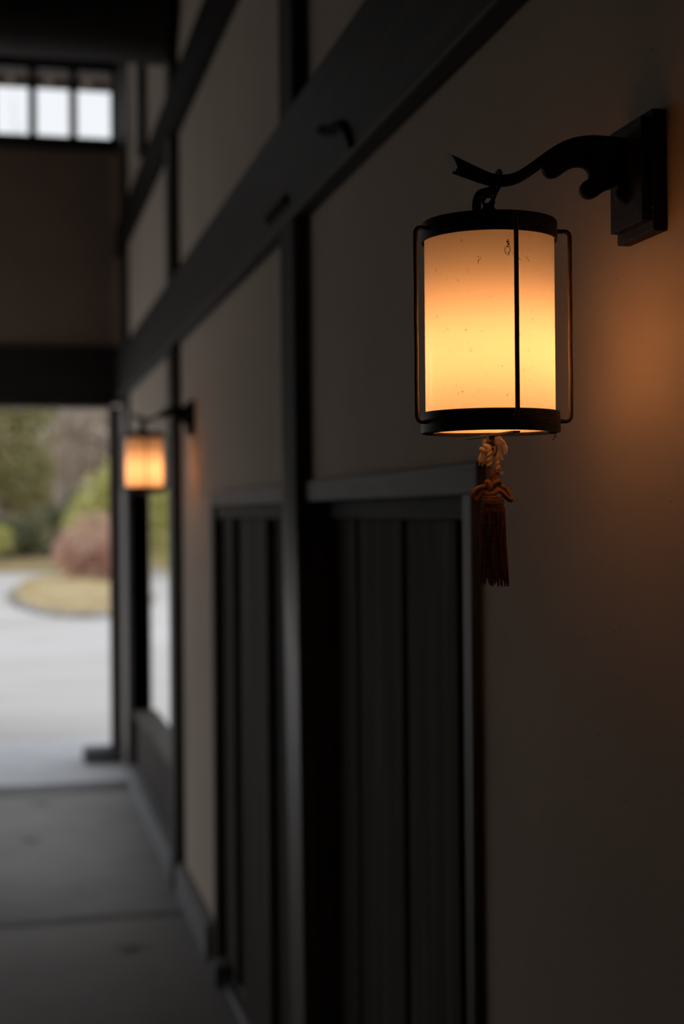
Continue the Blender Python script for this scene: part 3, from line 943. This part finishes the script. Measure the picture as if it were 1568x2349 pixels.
leafy('lime_bush', 'bright yellow green bush behind the russet bush', 'bush', 2.1, 27.2, [((0, 0, 1.2), (0.95, 0.8, 0.9)), ((-0.45, 0, 0.9), (0.6, 0.7, 0.7)), ((0.3, 0, 1.75), (0.7, 0.7, 0.75)), ((1.0, 0.3, 1.0), (0.8, 0.7, 0.8))], leaf_lime, 1100, 0.07, 22, 0.6, 0.05, G)
leafy('lime_bush', 'low yellow green shrub at the far edge of the drive, under the olive tree', 'bush', -0.55, 29.5, [((0, 0, 0.45), (0.75, 0.5, 0.42)), ((-0.7, 0, 0.5), (0.7, 0.5, 0.45))], leaf_lime, 700, 0.06, 23, 0.3, 0.03, G)
leafy('dark_shrub', 'dark green shrub between the olive tree and the yellow green bush', 'bush', 0.95, 31.0, [((0, 0, 0.55), (1.0, 0.6, 0.6)), ((0.7, 0, 0.8), (0.8, 0.6, 0.7)), ((-0.8, 0, 0.4), (0.7, 0.6, 0.5))], leaf_dark, 900, 0.06, 24, 0.4, 0.04, G)
leafy('olive_tree', 'olive green broad tree beyond the drive, seen through the gateway', 'tree', -0.35, 32.5, [((0, 0, 2.6), (1.5, 1.2, 1.3)), ((-1.3, 0, 2.2), (1.3, 1.2, 1.2)), ((0.6, 0, 1.7), (0.9, 0.9, 0.8)), ((-0.5, 0, 3.8), (1.5, 1.2, 1.2)), ((0.7, .5, 3.4), (0.9, 0.9, 0.8))], leaf_olive, 1500, 0.085, 25, 1.2, 0.12, G)
leafy('rust_tree', 'thin rust brown tree between the olive tree and the pale bare trees', 'tree', 1.45, 34.5, [((0, 0, 2.3), (0.8, 0.7, 1.0)), ((0.5, 0, 3.2), (0.8, 0.7, 0.8))], leaf_rust, 700, 0.07, 26, 1.2, 0.07, G)
def bare_tree(label, x, y, h, seed, depth=4, r=0.09):
    rnd = random.Random(seed)
    t = thing('bare_tree', label, 'tree', (x, y, gz(x, y)+0.14), G)
    bm = B()
    branch(bm, (0, 0, -0.05), Vector((0, 0, 1)), h*0.42, r, depth, rnd, 0.55)
    obj('branches', bm, twig, t)
    return t
bare_tree('pale bare tree behind the yellow green bush, its twigs rising out of sight', 2.2, 33.5, 6.2, 31, 5, 0.07)
bare_tree('pale bare tree beyond the rust brown tree', 1.35, 37.0, 6.6, 32, 5, 0.08)
bare_tree('tall pale bare tree whose top shows in the high barred window', 0.0, 40.0, 17.0, 33, 4, 0.17)
# woods at the back
for k, (x, y, s, m_, lb) in enumerate((
        (-6.0, 42, 2.3, leaf_olive, 'far olive wood tree beyond the drive, outermost of the back row'), (-1.4, 45, 2.4, leaf_rust, 'far rusty wood tree behind the olive tree'), (3.2, 47, 2.5, leaf_rust, 'far rusty wood tree behind the bare trees'),
        (7.6, 45, 2.5, leaf_olive, 'far olive wood tree behind the green hedge, glimpsed through the side window opening'))):
    leafy('wood_tree', lb, 'tree', x, y, [((0, 0, 1.2*s), (1.0*s, 0.8*s, 0.9*s)), ((-0.6*s, 0, 0.6*s), (0.9*s, 0.7*s, 0.7*s)), ((0.6*s, 0, 0.7*s), (0.9*s, 0.7*s, 0.7*s)), ((0.1*s, 0, 2.0*s), (0.7*s, 0.7*s, 0.7*s))], m_, 1500, 0.15, 40+k, 1.4, 0.14, G)
leafy('green_hedge', 'green hedge bush beside the hall, glimpsed through the side window opening', 'bush', 4.35, 33.0, [((0, 0, 0.9), (1.3, 0.7, 0.95)), ((1.6, 0, 0.9), (1.3, 0.7, 0.95)), ((-1.0, 0, 1.5), (0.8, .7, .9))], leaf_lime, 1200, 0.08, 60, 0.6, 0.05, G)

# eaves outside the end wall
bm = B()
box(bm, -3.6, 1.2, BACK+0.14, 11.0, 5.02, 5.06)
ev = tag(obj('eave_boards', bm, redV), 'boarded eave soffit outside the high barred window', 'eaves', None, 'thing')
obj('fascia', bx(-3.6, 1.2, 10.96, 11.04, 4.98, 5.14, 0.004), woodX, ev)
for i in range(16):
    x = -3.3 + i*0.28
    obj('rafter', bx(x-0.03, x+0.03, BACK+0.14, 10.96, 4.965, 5.02, 0.003), redV, ev)

# ------------------------------------------------------------------ daylight guides in the openings (portals: sample the sky through them)
def portal(name, loc, rot, sx, sy):
    l = bpy.data.lights.new(name, 'AREA')
    l.shape = 'RECTANGLE'; l.size = sx; l.size_y = sy
    l.cycles.is_portal = True
    o = bpy.data.objects.new(name, l)
    o.location = loc; o.rotation_euler = rot
    COL.objects.link(o)
portal('gateway_daylight', ((GX0+GX1)/2, BACK+0.22, 1.3), (-PI/2, 0, 0), GX1-GX0, 2.4)
portal('unseen_open_side_daylight', (-3.62, (LY0+LY1)/2, LZ1/2), (0, -PI/2, 0), LZ1, LY1-LY0)
portal('high_window_daylight', (-0.35, BACK+0.15, 4.52), (-PI/2, 0, 0), 2.3, 0.5)
portal('side_window_daylight', (T+0.01, 7.95, 1.15), (0, PI/2, 0), 1.36, 2.5)
